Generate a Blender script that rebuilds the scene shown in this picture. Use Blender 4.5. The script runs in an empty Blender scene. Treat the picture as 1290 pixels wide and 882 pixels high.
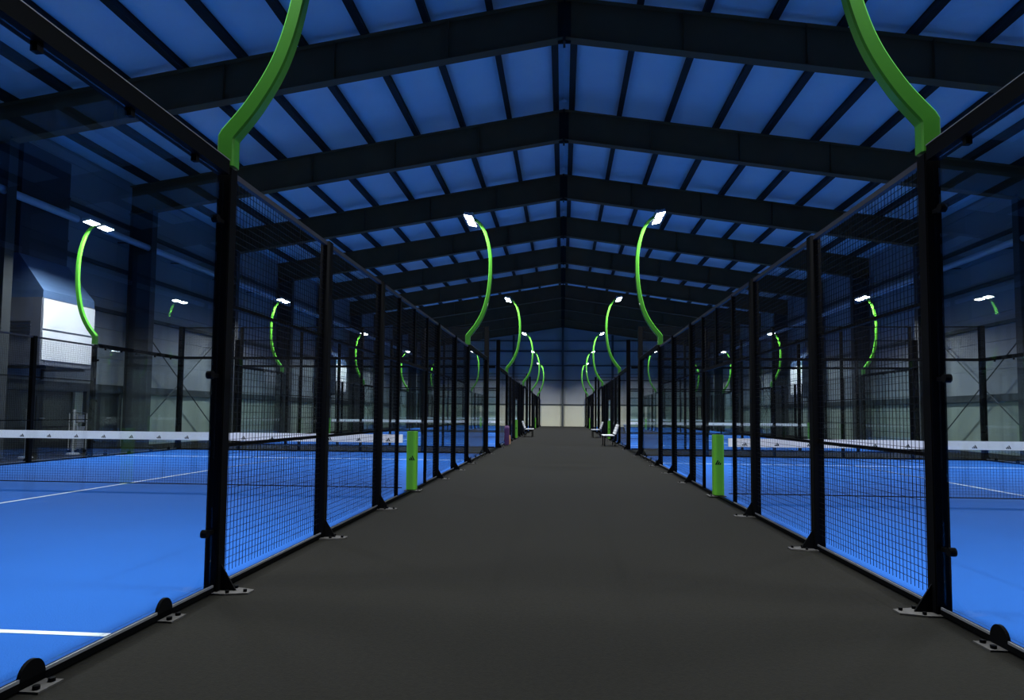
import bpy, math, random
from mathutils import Vector, Matrix
random.seed(7)
PI = math.pi
col = bpy.context.scene.collection
sc = bpy.context.scene

# ---------------------------------------------------------------- camera
F_PX, PITCH, YAW, ROLL, CAM_H, SHIFT = 826.3, 0.055644, 0.077283, 0.00907, 1.25, 0.02697
cy_, sy_, cp_, sp_ = math.cos(YAW), math.sin(YAW), math.cos(PITCH), math.sin(PITCH)
Fv = Vector((-sy_*cp_, cy_*cp_, sp_)); Rv = Vector((cy_, sy_, 0)); Uv = Rv.cross(Fv)
c_, s_ = math.cos(ROLL), math.sin(ROLL)
R2 = c_*Rv + s_*Uv; U2 = -s_*Rv + c_*Uv
cam = bpy.data.cameras.new('camera')
cam.sensor_fit = 'HORIZONTAL'; cam.sensor_width = 36; cam.lens = F_PX*36/1290
cam.shift_y = SHIFT; cam.clip_end = 300; cam.clip_start = 0.05
camo = bpy.data.objects.new('camera', cam); col.objects.link(camo)
camo.matrix_world = Matrix(((R2.x, U2.x, -Fv.x, 0), (R2.y, U2.y, -Fv.y, 0), (R2.z, U2.z, -Fv.z, CAM_H), (0, 0, 0, 1)))
sc.camera = camo

# ---------------------------------------------------------------- light, exposure
LAMP_W = 200.0
sc.view_settings.view_transform = 'Standard'
sc.view_settings.look = 'None'
sc.view_settings.gamma = 1
sc.view_settings.use_curve_mapping = False
sc.view_settings.exposure = 0.0
sc.cycles.transparent_max_bounces = 40
sc.cycles.max_bounces = 8
sc.cycles.diffuse_bounces = 5
sc.cycles.use_denoising = True
sc.cycles.caustics_reflective = False
sc.cycles.caustics_refractive = False
w = bpy.data.worlds.new('world'); sc.world = w; w.use_nodes = True
w.node_tree.nodes['Background'].inputs[0].default_value = (.05, .1, .25, 1)
w.node_tree.nodes['Background'].inputs[1].default_value = .05

# ---------------------------------------------------------------- materials
def mat(name, rgb, rough=.6, metal=0, noise=None, bump=None, spec=.5, coat=0):
    m = bpy.data.materials.new(name); m.use_nodes = True
    nt = m.node_tree; b = nt.nodes['Principled BSDF']
    b.inputs['Base Color'].default_value = (*rgb, 1)
    b.inputs['Roughness'].default_value = rough
    b.inputs['Metallic'].default_value = metal
    b.inputs['Specular IOR Level'].default_value = spec
    b.inputs['Coat Weight'].default_value = coat
    tc = nt.nodes.new('ShaderNodeTexCoord')
    if noise:
        scale, amt = noise
        n = nt.nodes.new('ShaderNodeTexNoise'); n.inputs['Scale'].default_value = scale
        n.inputs['Detail'].default_value = 6
        nt.links.new(tc.outputs['Object'], n.inputs['Vector'])
        mx = nt.nodes.new('ShaderNodeMix'); mx.data_type = 'RGBA'
        mx.inputs['A'].default_value = (*[c*(1-amt) for c in rgb], 1)
        mx.inputs['B'].default_value = (*[min(1, c*(1+amt)) for c in rgb], 1)
        nt.links.new(n.outputs['Fac'], mx.inputs['Factor'])
        nt.links.new(mx.outputs['Result'], b.inputs['Base Color'])
    if bump:
        scale, st, dist = bump
        n2 = nt.nodes.new('ShaderNodeTexNoise'); n2.inputs['Scale'].default_value = scale
        n2.inputs['Detail'].default_value = 4
        nt.links.new(tc.outputs['Object'], n2.inputs['Vector'])
        bp = nt.nodes.new('ShaderNodeBump'); bp.inputs['Strength'].default_value = st
        bp.inputs['Distance'].default_value = dist
        nt.links.new(n2.outputs['Fac'], bp.inputs['Height'])
        nt.links.new(bp.outputs['Normal'], b.inputs['Normal'])
    return m

def emis(name, rgb, strength):
    m = mat(name, rgb, .4)
    b = m.node_tree.nodes['Principled BSDF']
    b.inputs['Emission Color'].default_value = (*rgb, 1)
    b.inputs['Emission Strength'].default_value = strength
    return m

def glass_mat():
    m = bpy.data.materials.new('tempered_glass'); m.use_nodes = True
    nt = m.node_tree; nt.nodes.clear()
    out = nt.nodes.new('ShaderNodeOutputMaterial')
    tr = nt.nodes.new('ShaderNodeBsdfTransparent'); tr.inputs[0].default_value = (.93, .97, .97, 1)
    gl = nt.nodes.new('ShaderNodeBsdfGlossy'); gl.inputs['Roughness'].default_value = .0
    fr = nt.nodes.new('ShaderNodeFresnel'); geo = nt.nodes.new('ShaderNodeNewGeometry')
    mp = nt.nodes.new('ShaderNodeMapRange')          # the back of a pane reflects like its front
    mp.inputs['To Min'].default_value = 1.5; mp.inputs['To Max'].default_value = 1/1.5
    nt.links.new(geo.outputs['Backfacing'], mp.inputs['Value'])
    nt.links.new(mp.outputs[0], fr.inputs['IOR'])
    mx = nt.nodes.new('ShaderNodeMixShader')
    nt.links.new(fr.outputs[0], mx.inputs[0]); nt.links.new(tr.outputs[0], mx.inputs[1]); nt.links.new(gl.outputs[0], mx.inputs[2])
    nt.links.new(mx.outputs[0], out.inputs[0])
    return m

M = dict(
    floor=mat('dark_rubber_floor', (.0102, .0098, .0076), .85, noise=(38, .55), bump=(90, .6, .004), spec=.10),
    turf=mat('blue_turf', (.0155, .115, .455), .8, noise=(.9, .09), bump=(120, .5, .006), spec=.15),
    line=mat('white_turf_line', (.8, .86, .9), .8, noise=(30, .05)),
    black=mat('black_powder_coated_steel', (.0016, .0018, .0024), .6, noise=(12, .2), spec=.08),
    rail=mat('grey_top_rail', (.045, .045, .055), .5, noise=(9, .2), spec=.3),
    wire=mat('black_coated_wire', (.0045, .005, .007), .6, noise=(5, .1), spec=.2),
    alu=mat('galvanised_edge', (.36, .37, .4), .45, .6, noise=(15, .2)),
    plate=mat('scuffed_base_plate', (.065, .062, .058), .7, .1, noise=(25, .6)),
    green=mat('green_powder_coat', (.068, .31, .024), .32, noise=(6, .06), spec=.5, coat=.2),
    pad=mat('lime_green_vinyl_pad', (.16, .56, .035), .55, noise=(6, .06)),
    glass=glass_mat(),
    beam=mat('dark_brown_painted_steel', (.15, .09, .042), .6, noise=(1.1, .25), spec=.2),
    column=mat('grey_painted_column', (.045, .05, .055), .6, noise=(1.1, .2), spec=.3),
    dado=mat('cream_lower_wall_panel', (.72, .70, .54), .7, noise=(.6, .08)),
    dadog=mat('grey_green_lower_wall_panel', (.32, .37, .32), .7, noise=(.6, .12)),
    purlin=mat('dark_purlin_steel', (.022, .020, .018), .6, noise=(2, .2), spec=.25),
    ceil=mat('roof_insulation_sheet', (.76, .86, .97), .7, noise=(.7, .1), bump=(1.2, .35, .12)),
    wall=mat('grey_wall_sheet', (.28, .30, .32), .7, noise=(.5, .12), bump=(1.0, .1, .03)),
    endwall=mat('cream_end_wall_sheet', (.40, .41, .41), .7, noise=(.4, .08), bump=(.8, .1, .03)),
    girt=mat('wall_girt_steel', (.05, .06, .065), .6, noise=(2, .2)),
    band=mat('white_net_band', (.92, .92, .93), .7, noise=(8, .03)),
    net=mat('black_net_cord', (.01, .01, .012), .8, noise=(8, .2), spec=.1),
    lens=emis('floodlight_lens', (.93, .97, 1), 22),
    housing=mat('grey_lamp_housing', (.55, .57, .6), .4, .3, noise=(10, .1)),
    ahu=mat('white_metal_cabinet', (.80, .80, .83), .5, noise=(1.2, .05)),
    ahud=mat('slate_cabinet_front', (.16, .17, .21), .5, noise=(2, .15)),
    duct=mat('galvanised_duct', (.10, .17, .32), .4, .2, noise=(2, .15)),
    ductd=mat('dark_duct', (.03, .035, .05), .6, noise=(2, .15)),
    pipe=mat('bright_steel_conduit', (.62, .70, .80), .35, .3, noise=(3, .1)),
    bench=mat('pale_grey_bench_slats', (.62, .62, .63), .5, noise=(8, .08)),
    purple=mat('purple_nylon', (.12, .04, .16), .7, noise=(9, .2)),
    orange=mat('pale_orange_trim', (.75, .38, .2), .7, noise=(9, .1)),
    door=mat('dark_door_paint', (.03, .035, .04), .5, noise=(3, .15)),
    stanch=mat('pale_grey_post_paint', (.28, .29, .31), .5, noise=(8, .1)),
    mark=mat('black_printed_mark', (.006, .008, .006), .6, noise=(20, .1), spec=.2),
    concrete=mat('pale_plinth', (.16, .16, .15), .8, noise=(4, .15)),
)

# ---------------------------------------------------------------- mesh builder
class MB:
    def __init__(s): s.v = []; s.f = []; s.mi = []; s.cur = 0
    def quad(s, *idx): s.f.append(tuple(idx)); s.mi.append(s.cur)
    def box(s, x0, x1, y0, y1, z0, z1):
        if x0 > x1: x0, x1 = x1, x0
        if y0 > y1: y0, y1 = y1, y0
        b = len(s.v)
        s.v += [(x0,y0,z0),(x1,y0,z0),(x1,y1,z0),(x0,y1,z0),(x0,y0,z1),(x1,y0,z1),(x1,y1,z1),(x0,y1,z1)]
        for q in ((0,3,2,1),(4,5,6,7),(0,1,5,4),(1,2,6,5),(2,3,7,6),(3,0,4,7)): s.quad(*[b+i for i in q])
        return s
    def prism(s, pts, axis, a0, a1):
        """closed outline pts (2D) extruded along axis between a0 and a1"""
        n = len(pts); b = len(s.v)
        for a in (a0, a1):
            for (p, q) in pts:
                s.v.append({'x': (a, p, q), 'y': (p, a, q), 'z': (p, q, a)}[axis])
        s.f.append(tuple(b+i for i in range(n))[::-1]); s.mi.append(s.cur)
        s.f.append(tuple(b+n+i for i in range(n))); s.mi.append(s.cur)
        for i in range(n):
            j = (i+1) % n; s.quad(b+i, b+j, b+n+j, b+n+i)
        return s
    def tube(s, p0, p1, r, n=10, r1=None):
        p0, p1 = Vector(p0), Vector(p1); d = (p1-p0).normalized()
        u = d.orthogonal().normalized(); v = d.cross(u); r1 = r if r1 is None else r1
        b = len(s.v)
        for p, rr in ((p0, r), (p1, r1)):
            for i in range(n):
                a = 2*PI*i/n + PI/n; s.v.append(tuple(p + u*math.cos(a)*rr + v*math.sin(a)*rr))
        s.f.append(tuple(b+i for i in range(n))[::-1]); s.mi.append(s.cur)
        s.f.append(tuple(b+n+i for i in range(n))); s.mi.append(s.cur)
        for i in range(n):
            j = (i+1) % n; s.quad(b+i, b+j, b+n+j, b+n+i)
        return s
    def sweep_xz(s, pts, ths, ws):
        """rectangular section swept along pts (x,z); ths in-plane thickness, ws width along y; chamfered"""
        n = len(pts); rings = []
        for i, (x, z) in enumerate(pts):
            a = Vector(pts[max(i-1, 0)]); c = Vector(pts[min(i+1, n-1)]); t = (c-a).normalized()
            if 0 < i < n-1:
                t1 = (Vector(pts[i])-a).normalized(); t2 = (c-Vector(pts[i])).normalized()
                t = (t1+t2).normalized(); k = 1/max(.6, t.dot(t1))
            else: k = 1
            nx, nz = t.y, -t.x
            h, w_ = ths[i]/2*k, ws[i]/2; ch = .012
            ring = []
            for (u, y) in ((h-ch,-w_),(h,-w_+ch),(h,w_-ch),(h-ch,w_),(-h+ch,w_),(-h,w_-ch),(-h,-w_+ch),(-h+ch,-w_)):
                ring.append(len(s.v)); s.v.append((x+nx*u, y, z+nz*u))
            rings.append(ring)
        for a, b in zip(rings, rings[1:]):
            for i in range(8):
                j = (i+1) % 8; s.quad(a[i], a[j], b[j], b[i])
        s.f.append(tuple(rings[0])[::-1]); s.mi.append(s.cur)
        s.f.append(tuple(rings[-1])); s.mi.append(s.cur)
        return s
    def build(s, name, material, parent=None, bevel=0, smooth=False):
        me = bpy.data.meshes.new(name); me.from_pydata(s.v, [], s.f)
        mats = material if isinstance(material, (list, tuple)) else [material]
        for m in mats: me.materials.append(m)
        me.polygons.foreach_set('material_index', s.mi)
        if smooth: me.polygons.foreach_set('use_smooth', [True]*len(s.f))
        me.update()
        import bmesh
        bm = bmesh.new(); bm.from_mesh(me); bmesh.ops.recalc_face_normals(bm, faces=bm.faces)
        if bevel: bmesh.ops.bevel(bm, geom=list(bm.edges), offset=bevel, segments=2, affect='EDGES', clamp_overlap=True)
        bm.to_mesh(me); bm.free()
        o = bpy.data.objects.new(name, me); col.objects.link(o)
        if parent: o.parent = parent
        return o

def tag(o, label=None, cat=None, group=None, kind=None):
    if label: o['label'] = label
    if cat: o['category'] = cat
    if group: o['group'] = group
    if kind: o['kind'] = kind
    return o
def empty(name, loc=(0, 0, 0), rz=0):
    o = bpy.data.objects.new(name, None); col.objects.link(o)
    o.location = loc; o.rotation_euler = (0, 0, rz); o.empty_display_size = .2
    return o
def kids(o): return [c for c in bpy.data.objects if c.parent == o]
def tree(o, loc=None, rz=None, parent=None):
    c = o.copy(); col.objects.link(c); c.parent = parent
    for k in ('label', 'category', 'group'):
        if parent is None and k in c: del c[k]
    if loc is not None: c.location = loc
    if rz is not None: c.rotation_euler = (0, 0, rz)
    for ch in kids(o): tree(ch, parent=c)
    return c
def struct(o): o['kind'] = 'structure'; return o

# ---------------------------------------------------------------- setting
WX, Y0, Y1 = 15.4, -8.0, 70.0
SL = .155
AW = 2.41                                  # half width of the aisle
NETS = (10.46, 34.16, 57.86)
def zc(x): return 11.80 - SL*abs(x)        # underside of the roof sheet
struct(MB().box(-WX-.3, WX+.3, Y0-.3, Y1+.3, -.2, 0).build('floor', M['floor']))
m = MB()
m.prism([(-WX-.3, zc(WX+.3)), (0, zc(0)), (WX+.3, zc(WX+.3)), (WX+.3, zc(WX+.3)+.12), (0, zc(0)+.12), (-WX-.3, zc(WX+.3)+.12)], 'y', Y0-.3, Y1+.3)
struct(m.build('ceiling', M['ceil']))
for s, nm in ((-1, 'wall_left'), (1, 'wall_right')):
    # horizontal sandwich panels with shallow joints
    pts = []; z = 0.0
    x = s*WX
    while z < 9.3:
        z2 = min(z+1.0, 9.38)
        pts += [(x, z+.012), (x, z2-.012), (x+s*.02, z2)]
        z = z2
    pts = [(x, 0)] + pts + [(x+s*.2, z), (x+s*.2, 0)]
    struct(MB().prism(pts, 'y', Y0, Y1).build(nm, M['wall']))
g = [(-WX, 0), (WX, 0), (WX, zc(WX)), (0, zc(0)), (-WX, zc(WX))]
struct(MB().prism(g, 'y', Y1, Y1+.2).build('wall_back', M['endwall']))
struct(MB().prism(g, 'y', Y0-.2, Y0).build('wall_front', M['wall']))
k = 0
def trim(mb, material):
    global k
    k += 1
    return struct(mb.build('trim_%d' % k, material))
# girts on the side walls, end-wall girts and the end-wall centre column
for s in (-1, 1):
    for z, h in ((1.98, .26), (4.6, .12), (6.1, .12), (7.7, .12)):
        trim(MB().box(s*(WX-.14), s*(WX-.001), Y0, Y1-.15, z-h/2, z+h/2), M['girt'])
for z, h in ((2.3, .12), (4.9, .1), (6.45, .1), (8.0, .14), (9.1, .08)):
    trim(MB().box(-WX+.15, WX-.15, Y1-.12, Y1-.001, z-h/2, z+h/2), M['girt'])
for x in (-10.5, -5.25, 0, 5.25, 10.5):
    m = MB(); z1 = zc(x)-1.3
    m.box(x-.012, x+.012, Y1-.36, Y1-.14, .01, z1); m.box(x-.11, x+.11, Y1-.37, Y1-.355, .01, z1); m.box(x-.11, x+.11, Y1-.145, Y1-.13, .01, z1)
    trim(m, M['girt'])
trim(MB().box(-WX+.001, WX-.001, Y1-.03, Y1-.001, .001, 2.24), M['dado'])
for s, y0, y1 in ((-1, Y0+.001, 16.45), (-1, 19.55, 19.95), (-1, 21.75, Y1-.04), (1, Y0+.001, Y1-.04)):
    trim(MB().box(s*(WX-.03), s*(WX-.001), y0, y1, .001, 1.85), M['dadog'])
# wind-bracing rods in the bay beyond the second frame
for s in (-1, 1):
    for yb in (21.83, 45.83):
        for a, b in ((.4, 4.4), (4.4, .4)):
            trim(MB().tube((s*(WX-.35), yb+.25, a), (s*(WX-.35), yb+5.75, b), .022, 8), M['girt'])

# doors on the left wall
def door(n, y0, y1, h):
    e = struct(empty('door_%d' % n, (-WX, y0, 0)))
    d = MB().box(.002, .07, 0, y1-y0, .004, h)
    d.box(.07, .09, .08, (y1-y0)/2-.04, .15, h-.15); d.box(.07, .09, (y1-y0)/2+.04, y1-y0-.08, .15, h-.15)
    d.build('door_leaf', M['door'], e)
    f = MB().box(.002, .13, -.09, -.001, .004, h+.09).box(.002, .13, y1-y0+.001, y1-y0+.09, .004, h+.09).box(.002, .13, -.001, y1-y0+.001, h+.001, h+.09)
    f.build('door_frame', M['girt'], e)
    MB().tube((.13, (y1-y0)/2+.12, 1.0), (.13, (y1-y0)/2+.32, 1.0), .012).build('door_handle', M['alu'], e)
door(1, 20.1, 21.6, 1.82)
door(2, 16.6, 19.4, 1.82)

# ---------------------------------------------------------------- roof frames and purlins
ords = ['first', 'second', 'third', 'fourth', 'fifth', 'sixth', 'seventh', 'eighth', 'ninth', 'tenth', 'eleventh', 'twelfth']
XI = 14.4
def rafter_mesh(s):
    zb = lambda x: 10.53 - SL*x
    zt = lambda x: 11.56 - SL*x
    m = MB()
    def strip(za, zb_, y, x0=0.0, x1=XI+.9):
        m.prism([(s*x0, za(x0)), (s*x1, za(x1)), (s*x1, zb_(x1)), (s*x0, zb_(x0))], 'y', -y, y)
    strip(lambda x: zb(x)+.02, lambda x: zt(x)-.02, .008)
    strip(zb, lambda x: zb(x)+.022, .14)
    strip(lambda x: zt(x)-.022, zt, .14)
    for xs in (2.9, 5.8, 8.7, 11.6):
        m.prism([(s*xs, zb(xs)+.02), (s*(xs+.012), zb(xs)+.02), (s*(xs+.012), zt(xs)-.02), (s*xs, zt(xs)-.02)], 'y', -.12, .12)
    return m
def make_frame():
    e = empty('roof_frame')
    for s in (-1, 1):
        rafter_mesh(s).build('rafter', M['beam'], e)
        m = MB(); zt = 10.53 - SL*XI
        m.box(s*(XI+.02), s*(WX-.17), -.008, .008, .012, zt)
        m.box(s*XI, s*(XI+.022), -.14, .14, .012, zt+.1)
        m.box(s*(WX-.19), s*(WX-.165), -.14, .14, .012, zt)
        m.box(s*(XI-.1), s*(WX-.15), -.2, .2, .0, .014)
        m.build('column', M['column'], e)
    MB().box(-.03, .03, -.16, .16, 10.42, 11.56).box(-.16, .16, -.02, .02, 10.44, 11.5).build('ridge_plate', M['purlin'], e)
    return e
fr = None
NF = 10
for i in range(NF):
    y = 15.83 + 6*i
    if i == NF-1: y = Y1-.62
    f = make_frame() if fr is None else tree(fr)
    fr = fr or f
    f.location = (0, y, 0)
    lab = ('dark steel roof frame nearest the camera, spanning the top of the photo' if i == 0 else
           'dark steel roof frame farthest away, against the end wall' if i == NF-1 else
           'dark steel roof frame, %s one counted from the camera' % ords[i])
    tag(f, lab, 'roof beam', 'steel roof frames')
def purlin_bm(L):
    m = MB()
    m.box(-.07, .07, 0, L, .02, .2); m.box(-.085, .085, 0, L, .0, .02); m.box(-.085, .085, 0, L, .2, .218)
    return m
pm = None
side_words = {-1: 'left', 1: 'right'}
for s in (-1, 1):
    for i in range(10):
        x = .25 + 1.6*i if i < 9 else 14.55
        if pm is None: o = pm = purlin_bm(Y1-Y0-.1).build('roof_purlin', M['purlin'])
        else: o = pm.copy(); col.objects.link(o)
        o.location = (s*x, Y0+.05, 11.565-SL*x); o.rotation_euler = (0, s*math.atan(SL), 0)
        where = 'directly %s of the ridge' % side_words[s] if i == 0 else '%s one %s of the ridge' % (ords[i], side_words[s])
        tag(o, 'long dark steel roof purlin, ' + where, 'roof beam', 'roof purlins')

# ---------------------------------------------------------------- court turf
rank = ['nearest', 'middle', 'farthest']
XC = AW + 5.0
def make_turf():
    e = empty('court_turf')
    MB().box(-4.945, 4.945, -9.92, 9.92, .0005, .012).build('turf', M['turf'], e)
    lw = .05
    for y in (-6.95, 6.95): MB().box(-4.94, 4.94, y-lw/2, y+lw/2, .0118, .0145).build('court_line', M['line'], e)
    MB().box(-lw/2, lw/2, -7.15, 7.15, .0118, .0143).build('court_line', M['line'], e)
    return e
tf = None
for i, ny in enumerate(NETS):
    for s in (-1, 1):
        t = make_turf() if tf is None else tree(tf)
        tf = tf or t
        t.location = (s*XC, ny, 0)
        tag(t, 'bright blue turf with white lines, %s court on the %s' % (rank[i], side_words[s]), 'sports court', 'blue padel courts')

# ---------------------------------------------------------------- fences
def mesh_panel(y0, y1, z0, z1, axis='y'):
    """welded wire mesh 50 x 50 mm"""
    m = MB(); r = .0016
    n = max(1, round((y1-y0)/.05)); k_ = max(1, round((z1-z0)/.05))
    for i in range(1, n):
        y = y0+(y1-y0)*i/n
        if axis == 'y': m.box(-r, r, y-r, y+r, z0, z1)
        else: m.box(y-r, y+r, -r, r, z0, z1)
    for j in range(1, k_):
        z = z0+(z1-z0)*j/k_
        if axis == 'y': m.box(r*.6, r*2.6, y0, y1, z-r, z+r)
        else: m.box(y0, y1, r*.6, r*2.6, z-r, z+r)
    return m
def post(e, y, h, w_=.10, d=.10, plate=True, x=0):
    p = MB().box(x-d/2, x+d/2, y-w_/2, y+w_/2, .012, h).build('fence_post', M['black'], e, bevel=.006)
    if plate:
        MB().prism([(x+d/2, .014), (x+d/2+.11, .014), (x+d/2, .19)], 'y', y-.006, y+.006).build('gusset', M['black'], p)
        b = MB().prism([(x-d/2, y-.09), (x+.12, y-.09), (x+.27, y-.045), (x+.27, y+.045), (x+.12, y+.09), (x-d/2, y+.09)], 'z', .001, .012)
        b.build('base_plate', M['plate'], p)
        for (bx, by) in ((x+.235, y-.02), (x+.13, y-.065), (x+.13, y+.065)):
            MB().tube((bx, by, .012), (bx, by, .03), .013, 6).build('anchor_bolt', M['black'], p)
    return p
def floor_clamp(e, y):
    pts = [(.075*math.cos(a), .04+.085*math.sin(a)) for a in [PI*i/14 for i in range(15)]] + [(-.075, .0125), (.075, .0125)]
    c = MB().prism([(y+a, z) for a, z in pts], 'x', .012, .03).build('glass_clamp', M['black'], e)
    MB().box(.03, .12, y-.075, y+.075, .001, .011).build('clamp_plate', M['plate'], c)
    for dy in (-.045, .045): MB().tube((.085, y+dy, .011), (.085, y+dy, .028), .016, 8).build('anchor_bolt', M['black'], c)
def make_side_fence():
    e = empty('court_fence')
    for y in (-6, -4, -2, 2, 4, 6): post(e, y, 2.99)
    for y in (-10, 10): post(e, y, 4.0, .13, .14, x=.02)
    for y in (-1, 1): post(e, y, 2.97, .05, .05, plate=False)
    MB().box(-.02, .02, -.02, .02, 2.0, 2.96).build('mullion', M['black'], e)
    # panels with their rails
    spans = [(-5.95, -4.05), (-3.95, -2.05), (-1.95, -1.03), (1.03, 1.95), (2.05, 3.95), (4.05, 5.95)]
    for a, b in spans:
        p = mesh_panel(a, b, .1, 2.94).build('mesh_panel', M['wire'], e)
        for z in (1.01, 2.02):
            MB().box(-.034, -.004, a, b, z-.012, z+.012).build('mid_rail', M['black'], p)
    mesh_panel(-.97, .97, 2.06, 2.94).build('mesh_panel', M['wire'], e)
    MB().box(-.02, .02, -.97, .97, 2.0, 2.05).build('gate_lintel', M['black'], e)
    MB().box(-.022, .022, -5.95, 5.95, 2.945, 2.985).build('top_rail', M['rail'], e)
    for a, b in ((-9.93, -6.06), (6.06, 9.93)):
        r_ = MB().box(-.045, .045, a, b, 2.93, 3.03).build('top_beam', M['black'], e)
        MB().box(.04, .048, a, b, 3.0305, 3.036).build('edge_highlight_strip', M['alu'], r_)  # pale strip added as the highlight along the beam's upper edge
    # bottom rail: black angle with a bright metal kerb strip
    for a, b in ((-9.94, -6.06), (-5.94, -1.03), (1.03, 5.94), (6.06, 9.94)):
        MB().box(-.02, .03, a, b, .012, .045).build('bottom_rail', M['black'], e)
        MB().box(.020, .0295, a, b, .0455, .060).build('kerb_strip', M['alu'], e)
    for a, b in ((-1.02, -.14), (.14, 1.02)): MB().box(-.02, .03, a, b, .012, .028).build('threshold', M['black'], e)
    for s in (-1, 1):
        for a, b in ((6.06, 7.985), (8.0, 9.94)):
            y0, y1 = sorted((s*a, s*b))
            gp = MB().box(-.006, .006, y0, y1, .07, 2.925).build('glass_panel', M['glass'], e)
        for y in (6.61, 7.60, 8.6, 9.5): floor_clamp(e, s*y)
        for y in (6.42, 7.07, 7.72, 8.6, 9.4):
            MB().box(-.018, .018, s*y-.018, s*y+.018, 2.885, 2.93).build('top_clamp', M['black'], e)
        for z in (.42, 1.5, 2.59):
            c = MB().tube((-.02, s*6.14, z), (.02, s*6.14, z), .028, 14)
            c.box(-.014, .014, s*6.05, s*6.15, z-.014, z+.014)
            c.build('glass_clamp', M['black'], e)
    return e
def make_end_fence():
    e = empty('end_fence')
    for x in (-3, -1, 1, 3): 
        p = MB().box(x-.04, x+.04, .01, .09, .012, 4.0).build('fence_post', M['black'], e, bevel=.005)
        MB().box(x-.09, x+.09, .0, .2, .001, .012).build('base_plate', M['plate'], p)
    MB().box(-4.915, 4.915, -.03, .05, 2.95, 3.03).build('top_beam', M['black'], e)
    MB().box(-4.915, 4.915, -.02, .02, 3.96, 3.99).build('top_rail', M['black'], e)
    MB().box(-4.915, 4.915, -.02, .03, .012, .05).build('bottom_rail', M['black'], e)
    for i in range(5):
        x0 = -4.915 + i*1.966
        MB().box(x0+.004, x0+1.962, -.012, .0, .06, 2.945).build('glass_panel', M['glass'], e)
        mesh_panel(x0, x0+1.966, 3.04, 3.955, 'x').build('mesh_panel', M['wire'], e)
    return e
sf = ef = None
for i, ny in enumerate(NETS):
    for s in (-1, 1):
        for inner in (1, 0):
            f = make_side_fence() if sf is None else tree(sf)
            sf = sf or f
            f.location = (s*(AW if inner else AW+10), ny, 0)
            f.rotation_euler = (0, 0, 0 if (s < 0) == bool(inner) else PI)
            tag(f, ('black mesh and glass fence along the aisle, %s court on the %s' if inner else
                    'black mesh and glass fence on the outer wall side, %s court on the %s') % (rank[i], side_words[s]), 'fence', 'court side fences')
        for e_ in (-1, 1):
            if i == 0 and e_ == -1: continue
            f = make_end_fence() if ef is None else tree(ef)
            ef = ef or f
            f.location = (s*XC, ny+e_*10, 0); f.rotation_euler = (0, 0, 0 if e_ > 0 else PI)
            tag(f, 'glass back fence topped with mesh, %s end of the %s court on the %s' % ('far' if e_ > 0 else 'near', rank[i], side_words[s]), 'fence', 'court end fences')

# ---------------------------------------------------------------- nets and padded net posts
def mark_tri(m, cx, cz, h, plane_y, d):
    """three slanted bars growing to the right, standing as a triangle"""
    w_ = h*1.45; bw = w_*.24; sh = h*.30
    for j, hh in enumerate((.34, .68, 1.0)):
        x0 = cx - w_/2 + j*w_*.29
        t = h*hh
        m.prism([(x0, cz-h/2), (x0+bw, cz-h/2), (x0+bw+sh*.0, cz-h/2+max(.0, t-bw*.55)), (x0+bw*.2, cz-h/2+t)], 'y', plane_y-d, plane_y)
def make_net():
    e = empty('court_net')
    L = 4.84
    m = MB(); m.box(-L, L, -.012, .012, .775, .905); m.cur = 1
    n = 20
    for i in range(n):
        x = -L + (i+.5)*2*L/n
        for sgn in (1, -1):
            w_, h = .05, .062
            for j, hh in enumerate((.36, .68, 1.0)):
                x0 = x - .030 + j*.026; q = h*hh
                y_ = -.0121 if sgn > 0 else .0121
                m.prism([(x0, .795), (x0+.021, .795), (x0+.021-q*.5, .795+q*.9), (x0-q*.32, .795+q*.72)], 'y', y_, y_ - sgn*.0008)
    m.build('headband', [M['band'], M['mark']], e)
    m = MB(); r = .0011
    for i in range(1, 216):
        x = -L + 2*L*i/216; m.box(x-r, x+r, -r, r, .06, .78)
    for j in range(1, 17):
        z = .06+.72*j/17; m.box(-L, L, -r, r, z-r, z+r)
    m.build('net_mesh', M['net'], e)
    MB().box(-L, L, -.004, .004, .045, .06).build('bottom_band', M['net'], e)
    return e
def make_netpost():
    e = empty('net_post')
    w_, d, ch = .08, .085, .028
    pts = [(-w_+ch, -d), (w_-ch, -d), (w_, -d+ch), (w_, d-ch), (w_-ch, d), (-w_+ch, d), (-w_, d-ch), (-w_, -d+ch)]
    MB().prism(pts, 'z', .03, .96).build('post_pad', M['pad'], e, bevel=.006)
    m = MB()
    for sgn in (1, -1):
        for j, hh in enumerate((.4, .7, 1.0)):
            x0 = -.022 + j*.031; h = .085; q = h*hh; y_ = -sgn*(d+.0005)
            m.prism([(x0, .5), (x0+.025, .5), (x0+.025-q*.5, .5+q*.9), (x0-q*.32, .5+q*.72)], 'y', y_, y_ - sgn*.0012)
    m.build('logo', M['mark'], e)
    p = MB().box(-.1, .16, -.11, .11, .0125, .024).build('base_plate', M['plate'], e)
    for dy in (-.06, .06): MB().tube((.12, dy, .024), (.12, dy, .04), .014, 6).build('anchor_bolt', M['black'], p)
    return e
nt_ = npo = None
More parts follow.
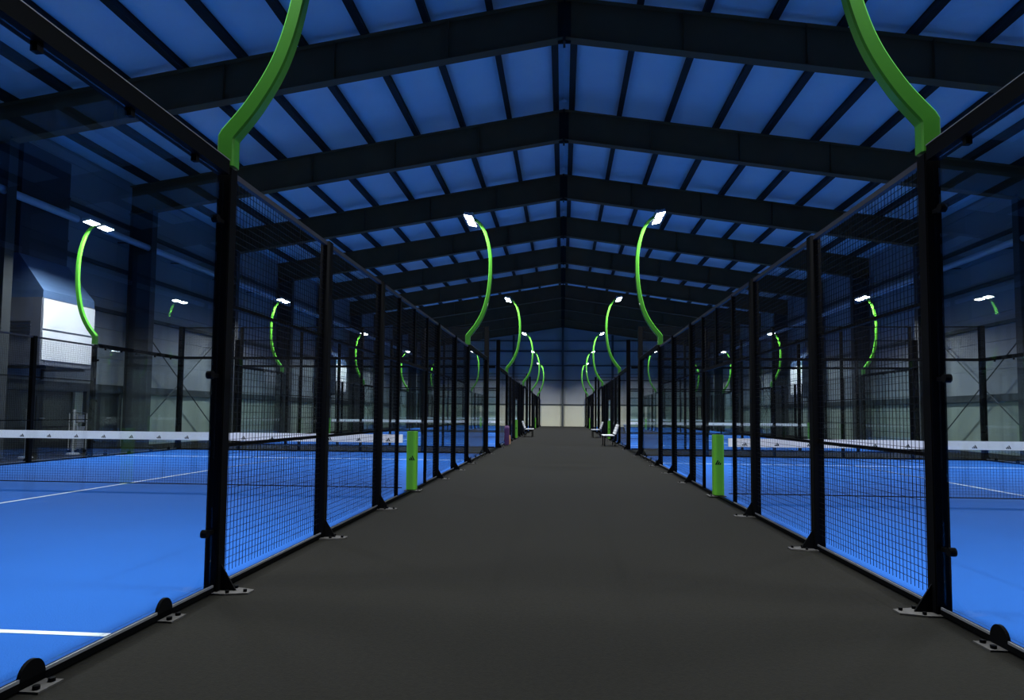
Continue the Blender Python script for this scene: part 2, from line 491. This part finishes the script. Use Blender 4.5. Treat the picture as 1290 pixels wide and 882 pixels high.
for i, ny in enumerate(NETS):
    for s in (-1, 1):
        t = make_net() if nt_ is None else tree(nt_)
        nt_ = nt_ or t
        t.location = (s*XC, ny, 0)
        tag(t, 'black net with white top band across the %s court on the %s' % (rank[i], side_words[s]), 'net', 'court nets')
        for inner in (1, 0):
            p = make_netpost() if npo is None else tree(npo)
            npo = npo or p
            out = 1 if (s < 0) == bool(inner) else -1
            xx = s*AW if inner else s*(AW+10)
            p.location = (xx, ny, .0); p.rotation_euler = (0, 0, 0 if out > 0 else PI)
            tag(p, ('lime green padded net post at the aisle gate of the %s court on the %s' if inner else
                    'lime green padded net post on the outer wall side, %s court on the %s') % (rank[i], side_words[s]), 'post', 'padded net posts')

# ---------------------------------------------------------------- curved floodlight masts
def catmull(P, n=8):
    out = []
    for i in range(len(P)-1):
        p0 = P[max(i-1, 0)]; p1 = P[i]; p2 = P[i+1]; p3 = P[min(i+2, len(P)-1)]
        for k_ in range(n):
            t = k_/n
            out.append(tuple(.5*((2*p1[a]) + (-p0[a]+p2[a])*t + (2*p0[a]-5*p1[a]+4*p2[a]-p3[a])*t*t + (-p0[a]+3*p1[a]-3*p2[a]+p3[a])*t**3) for a in (0, 1)))
    out.append(P[-1]); return out
def make_mast():
    e = empty('light_mast')
    pts = [(0, 3.001), (0, 3.21)] + catmull([(0.0, 3.22), (.20, 3.47), (.38, 3.80), (.50, 4.23), (.56, 4.75), (.55, 5.33), (.44, 5.82), (.29, 6.10), (.13, 6.235)])[1:]
    n = len(pts)
    ths = [.125 - .055*i/(n-1) for i in range(n)]; ws = [.10 - .04*i/(n-1) for i in range(n)]
    MB().sweep_xz(pts, ths, ws).build('curved_arm', M['green'], e)
    MB().box(.10, .16, -.46, .46, 6.225, 6.275).build('crossbar', M['housing'], e)
    for s in (-1, 1):
        fl = MB(); cx = .03
        fl.box(-.115, .115, -.2, .2, .0, .05)
        for i in range(7): fl.box(-.10+.033*i-.005, -.10+.033*i+.005, -.18, .18, .05, .085)
        h = fl.build('floodlight', M['housing'], e)
        h.location = (cx, s*.27, 6.20); h.rotation_euler = (0, math.radians(12), 0)
        MB().box(-.10, .10, -.185, .185, -.008, .0).build('lens', M['lens'], h)
        ld = LD[0]
        lo = bpy.data.objects.new('lamp_light', ld); col.objects.link(lo); lo.parent = h
        lo.location = (0, 0, -.02)
    return e
ld = bpy.data.lights.new('lamp_light', 'AREA'); ld.shape = 'RECTANGLE'; ld.size = .19; ld.size_y = .36
ld.energy = LAMP_W; ld.color = (.93, .97, 1.0); ld.spread = math.radians(154)
LD = [ld]
ms = None
for i, ny in enumerate(NETS):
    for s in (-1, 1):
        for inner in (1, 0):
            for e_ in (-1, 1):
                t = make_mast() if ms is None else tree(ms)
                ms = ms or t
                t.location = (s*(AW if inner else AW+10), ny+6*e_, 0)
                t.rotation_euler = (0, 0, 0 if (s < 0) == bool(inner) else PI)
                tag(t, 'curved green floodlight mast on the %s fence, %s half of the %s court, %s' %
                    ('aisle' if inner else 'outer', 'near' if e_ < 0 else 'far', rank[i], side_words[s]), 'light pole', 'curved floodlight masts')

# ---------------------------------------------------------------- air handling units, conduits
def make_ahu():
    e = empty('air_handling_unit')
    m = MB().box(-.5, .65, -1.0, 1.0, 2.45, 4.3).build('cabinet', M['ahud'], e, bevel=.015)
    # aisle-side white access panels (x = +.65 side)
    p1 = MB().box(.651, .675, -.97, .97, 3.45, 4.27).build('access_panel', M['ahu'], e, bevel=.006)
    p2 = MB().box(.651, .675, -.97, .97, 2.60, 3.40).build('access_panel', M['ahu'], e, bevel=.006)
    g = MB()
    for j in range(5): g.box(-.3, .35, -1.02, -1.001, 3.25+.09*j, 3.29+.09*j)
    g.build('grille', M['ductd'], e)
    f = MB(); b = len(f.v)
    lo = [(-.48, -.97, 4.302), (.64, -.97, 4.302), (.64, .97, 4.302), (-.48, .97, 4.302)]
    mi = [(-.48, -.97, 4.5), (.64, -.97, 4.5), (.64, .97, 4.5), (-.48, .97, 4.5)]
    hi = [(-.48, -.9, 5.55), (-.2, -.9, 5.55), (-.2, .9, 5.55), (-.48, .9, 5.55)]
    f.v += lo+mi+hi
    for a in (0, 4):
        for i in range(4):
            j = (i+1) % 4; f.quad(a+i, a+j, a+4+j, a+4+i)
    f.quad(3, 2, 1, 0); f.quad(8, 9, 10, 11)
    f.build('duct_funnel', M['duct'], e)
    MB().box(-.48, -.2, -.9, .85, 5.552, 8.7).box(-.5, -.18, -.92, .87, 6.3, 6.36).box(-.5, -.18, -.92, .87, 7.6, 7.66).build('duct', M['ductd'], e)
    for y in (-.7, .7): MB().box(-.72, .62, y-.03, y+.03, 2.38, 2.449).box(-.72, -.66, y-.03, y+.03, 2.15, 2.449).build('bracket', M['girt'], e)
    return e
a1 = make_ahu(); a1.location = (-WX+.73, 17.55, 0)
tag(a1, 'large white ventilation unit with blue-grey funnel duct high on the left wall, nearest', 'ventilation unit', 'wall ventilation units')
a2 = tree(a1, (-WX+.73, 40.6, 0)); tag(a2, 'white ventilation unit far down the left wall beside the middle court', 'ventilation unit', 'wall ventilation units')
a3 = tree(a1, (WX-.73, 40.6, 0), PI); tag(a3, 'white ventilation unit far down the right wall beside the middle court', 'ventilation unit', 'wall ventilation units')

def conduit(s, y0, y1):
    e = MB().tube((0, 0, 0), (0, y1-y0, 0), .11, 16).build('steel_conduit', M['pipe'], smooth=False)
    e.location = (s*14.62, y0, 7.0)
    for i in range(max(2, int((y1-y0)/3))):
        y = (i+.5)*(y1-y0)/max(2, int((y1-y0)/3))
        if s < 0 and 16.3 < y0+y < 18.7 or 39.4 < y0+y < 41.8: continue
        MB().box(s*.115, s*.636, y-.02, y+.02, -.02, .02).build('bracket', M['girt'], e)
    return e
t = conduit(-1, 9, 18.4); tag(t, 'bright steel conduit high on the left wall, nearest length by the ventilation duct', 'pipe', 'wall conduits')
t = conduit(-1, 19.6, 68.5); tag(t, 'long bright steel conduit high on the left wall, running to the far end', 'pipe', 'wall conduits')
t = conduit(1, 9, 68.5); tag(t, 'long bright steel conduit high on the right wall', 'pipe', 'wall conduits')

# ---------------------------------------------------------------- benches, bag, posts by the wall
def make_bench():
    e = empty('bench')
    m = MB()
    for j in range(4): m.box(-.42+.115*j, -.42+.115*j+.1, -.75, .75, .41, .44)
    m.build('seat', M['bench'], e)
    m = MB()
    for j in range(4):
        z = .48+.1*j; x = .055+.035*j
        m.prism([(x, z), (x+.025, z), (x+.055, z+.085), (x+.03, z+.085)], 'y', -.75, .75)
    m.build('backrest', M['bench'], e)
    for y in (-.6, .6):
        m = MB().box(-.38, -.34, y-.02, y+.02, .001, .41).box(.03, .07, y-.02, y+.02, .001, .41).box(-.38, .07, y-.02, y+.02, .375, .409)
        m.prism([(.03, .40), (.055, .40), (.21, .88), (.185, .88)], 'y', y-.02, y+.02)
        m.build('leg', M['black'], e)
    return e
b1 = make_bench(); b1.location = (AW-.36, 27.2, 0)
tag(b1, 'pale slatted bench in the aisle against the right fence, nearer one', 'bench', 'aisle benches')
b2 = tree(b1, (AW-.36, 37.15, 0)); tag(b2, 'pale slatted bench in the aisle against the right fence, farther one', 'bench', 'aisle benches')
b3 = tree(b1, (-AW+.36, 37.15, 0), PI); tag(b3, 'pale slatted bench in the aisle against the left fence', 'bench', 'aisle benches')

bag = empty('sports_bag', (-AW+.21, 26.06, 0))
MB().prism([(-.14, .02), (.14, .02), (.17, .3), (.13, .7), (.04, .8), (-.04, .8), (-.13, .7), (-.17, .3)], 'x', -.09, .09).build('bag_body', M['purple'], bag, bevel=.03)
MB().prism([(-.11, .06), (.11, .06), (.12, .3), (.08, .42), (-.08, .42), (-.12, .3)], 'x', .095, .14).build('front_pocket', M['orange'], bag, bevel=.015)
MB().tube((-.02, 0, .79), (-.02, -.06, .85), .01).tube((-.02, -.06, .85), (-.02, .06, .85), .01).tube((-.02, .06, .85), (-.02, 0, .79), .01).build('handle', M['black'], bag)
tag(bag, 'upright purple racket bag with orange pocket against the left aisle fence', 'bag')

def make_stanchion():
    e = empty('barrier_post')
    MB().tube((0, 0, .001), (0, 0, .035), .17, 24, .15).build('base', M['stanch'], e)
    MB().tube((0, 0, .035), (0, 0, 1.2), .032, 14).build('pole', M['stanch'], e)
    MB().tube((0, 0, 1.2), (0, 0, 1.27), .045, 14).build('cap', M['stanch'], e)
    return e
s1 = make_stanchion(); s1.location = (-13.9, 16.1, 0)
tag(s1, 'slim pale barrier post behind the left court, leftmost of the two', 'post', 'barrier posts')
s2 = tree(s1, (-13.9, 17.75, 0)); tag(s2, 'slim pale barrier post behind the left court, rightmost of the two', 'post', 'barrier posts')

r = empty('equipment_trolley', (-14.3, 18.42, 0))
m = MB()
for y in (-.19, .19):
    for x in (-.12, .12): m.box(x-.01, x+.01, y-.01, y+.01, .09, 1.18)
m.build('frame', M['stanch'], r)
for z in (.12, .5, .88, 1.16): MB().box(-.13, .13, -.2, .2, z, z+.02).build('shelf', M['column'], r)
for x in (-.11, .11):
    for y in (-.17, .17): MB().tube((x-.015, y, .045), (x+.015, y, .045), .045, 14).build('wheel', M['black'], r)
tag(r, 'grey shelf trolley standing by the left wall behind the nearest court', 'trolley')
for z, hh, wd in ((.1405, .28, .14), (.5205, .25, .15), (.9005, .22, .12)):
    bx = MB().box(-.1, .1, -wd, wd, 0, hh).box(-.105, .105, -wd-.01, wd+.01, hh-.04, hh-.0).build('storage_box', M['ahud'])
    bx.location = (-14.3, 18.42, z)
    tag(bx, {.1405: 'slate plastic storage box on the lowest shelf of the grey trolley', .5205: 'slate plastic storage box on the middle shelf of the grey trolley', .9005: 'slate plastic storage box on the third shelf of the grey trolley'}[z], 'box', 'boxes on the trolley')

def make_ridge_spot():
    e = empty('ridge_spot')  # white disc added to stand for a lit spot at the ridge
    MB().tube((0, 0, 0), (0, 0, .1), .02, 10).build('stem', M['band'], e)
    MB().tube((0, 0, -.05), (0, 0, 0), .05, 16, .09).build('spot_disc', M['band'], e)
    return e
sd = None
for i in (1, 2, 3):
    t = make_ridge_spot() if sd is None else tree(sd)
    sd = sd or t
    t.location = (0, 15.83+6*i-.45, zc(0)-.1)
    tag(t, 'small added white disc under the ridge just before the %s roof frame' % ords[i], 'smoke detector', 'white discs along the ridge')
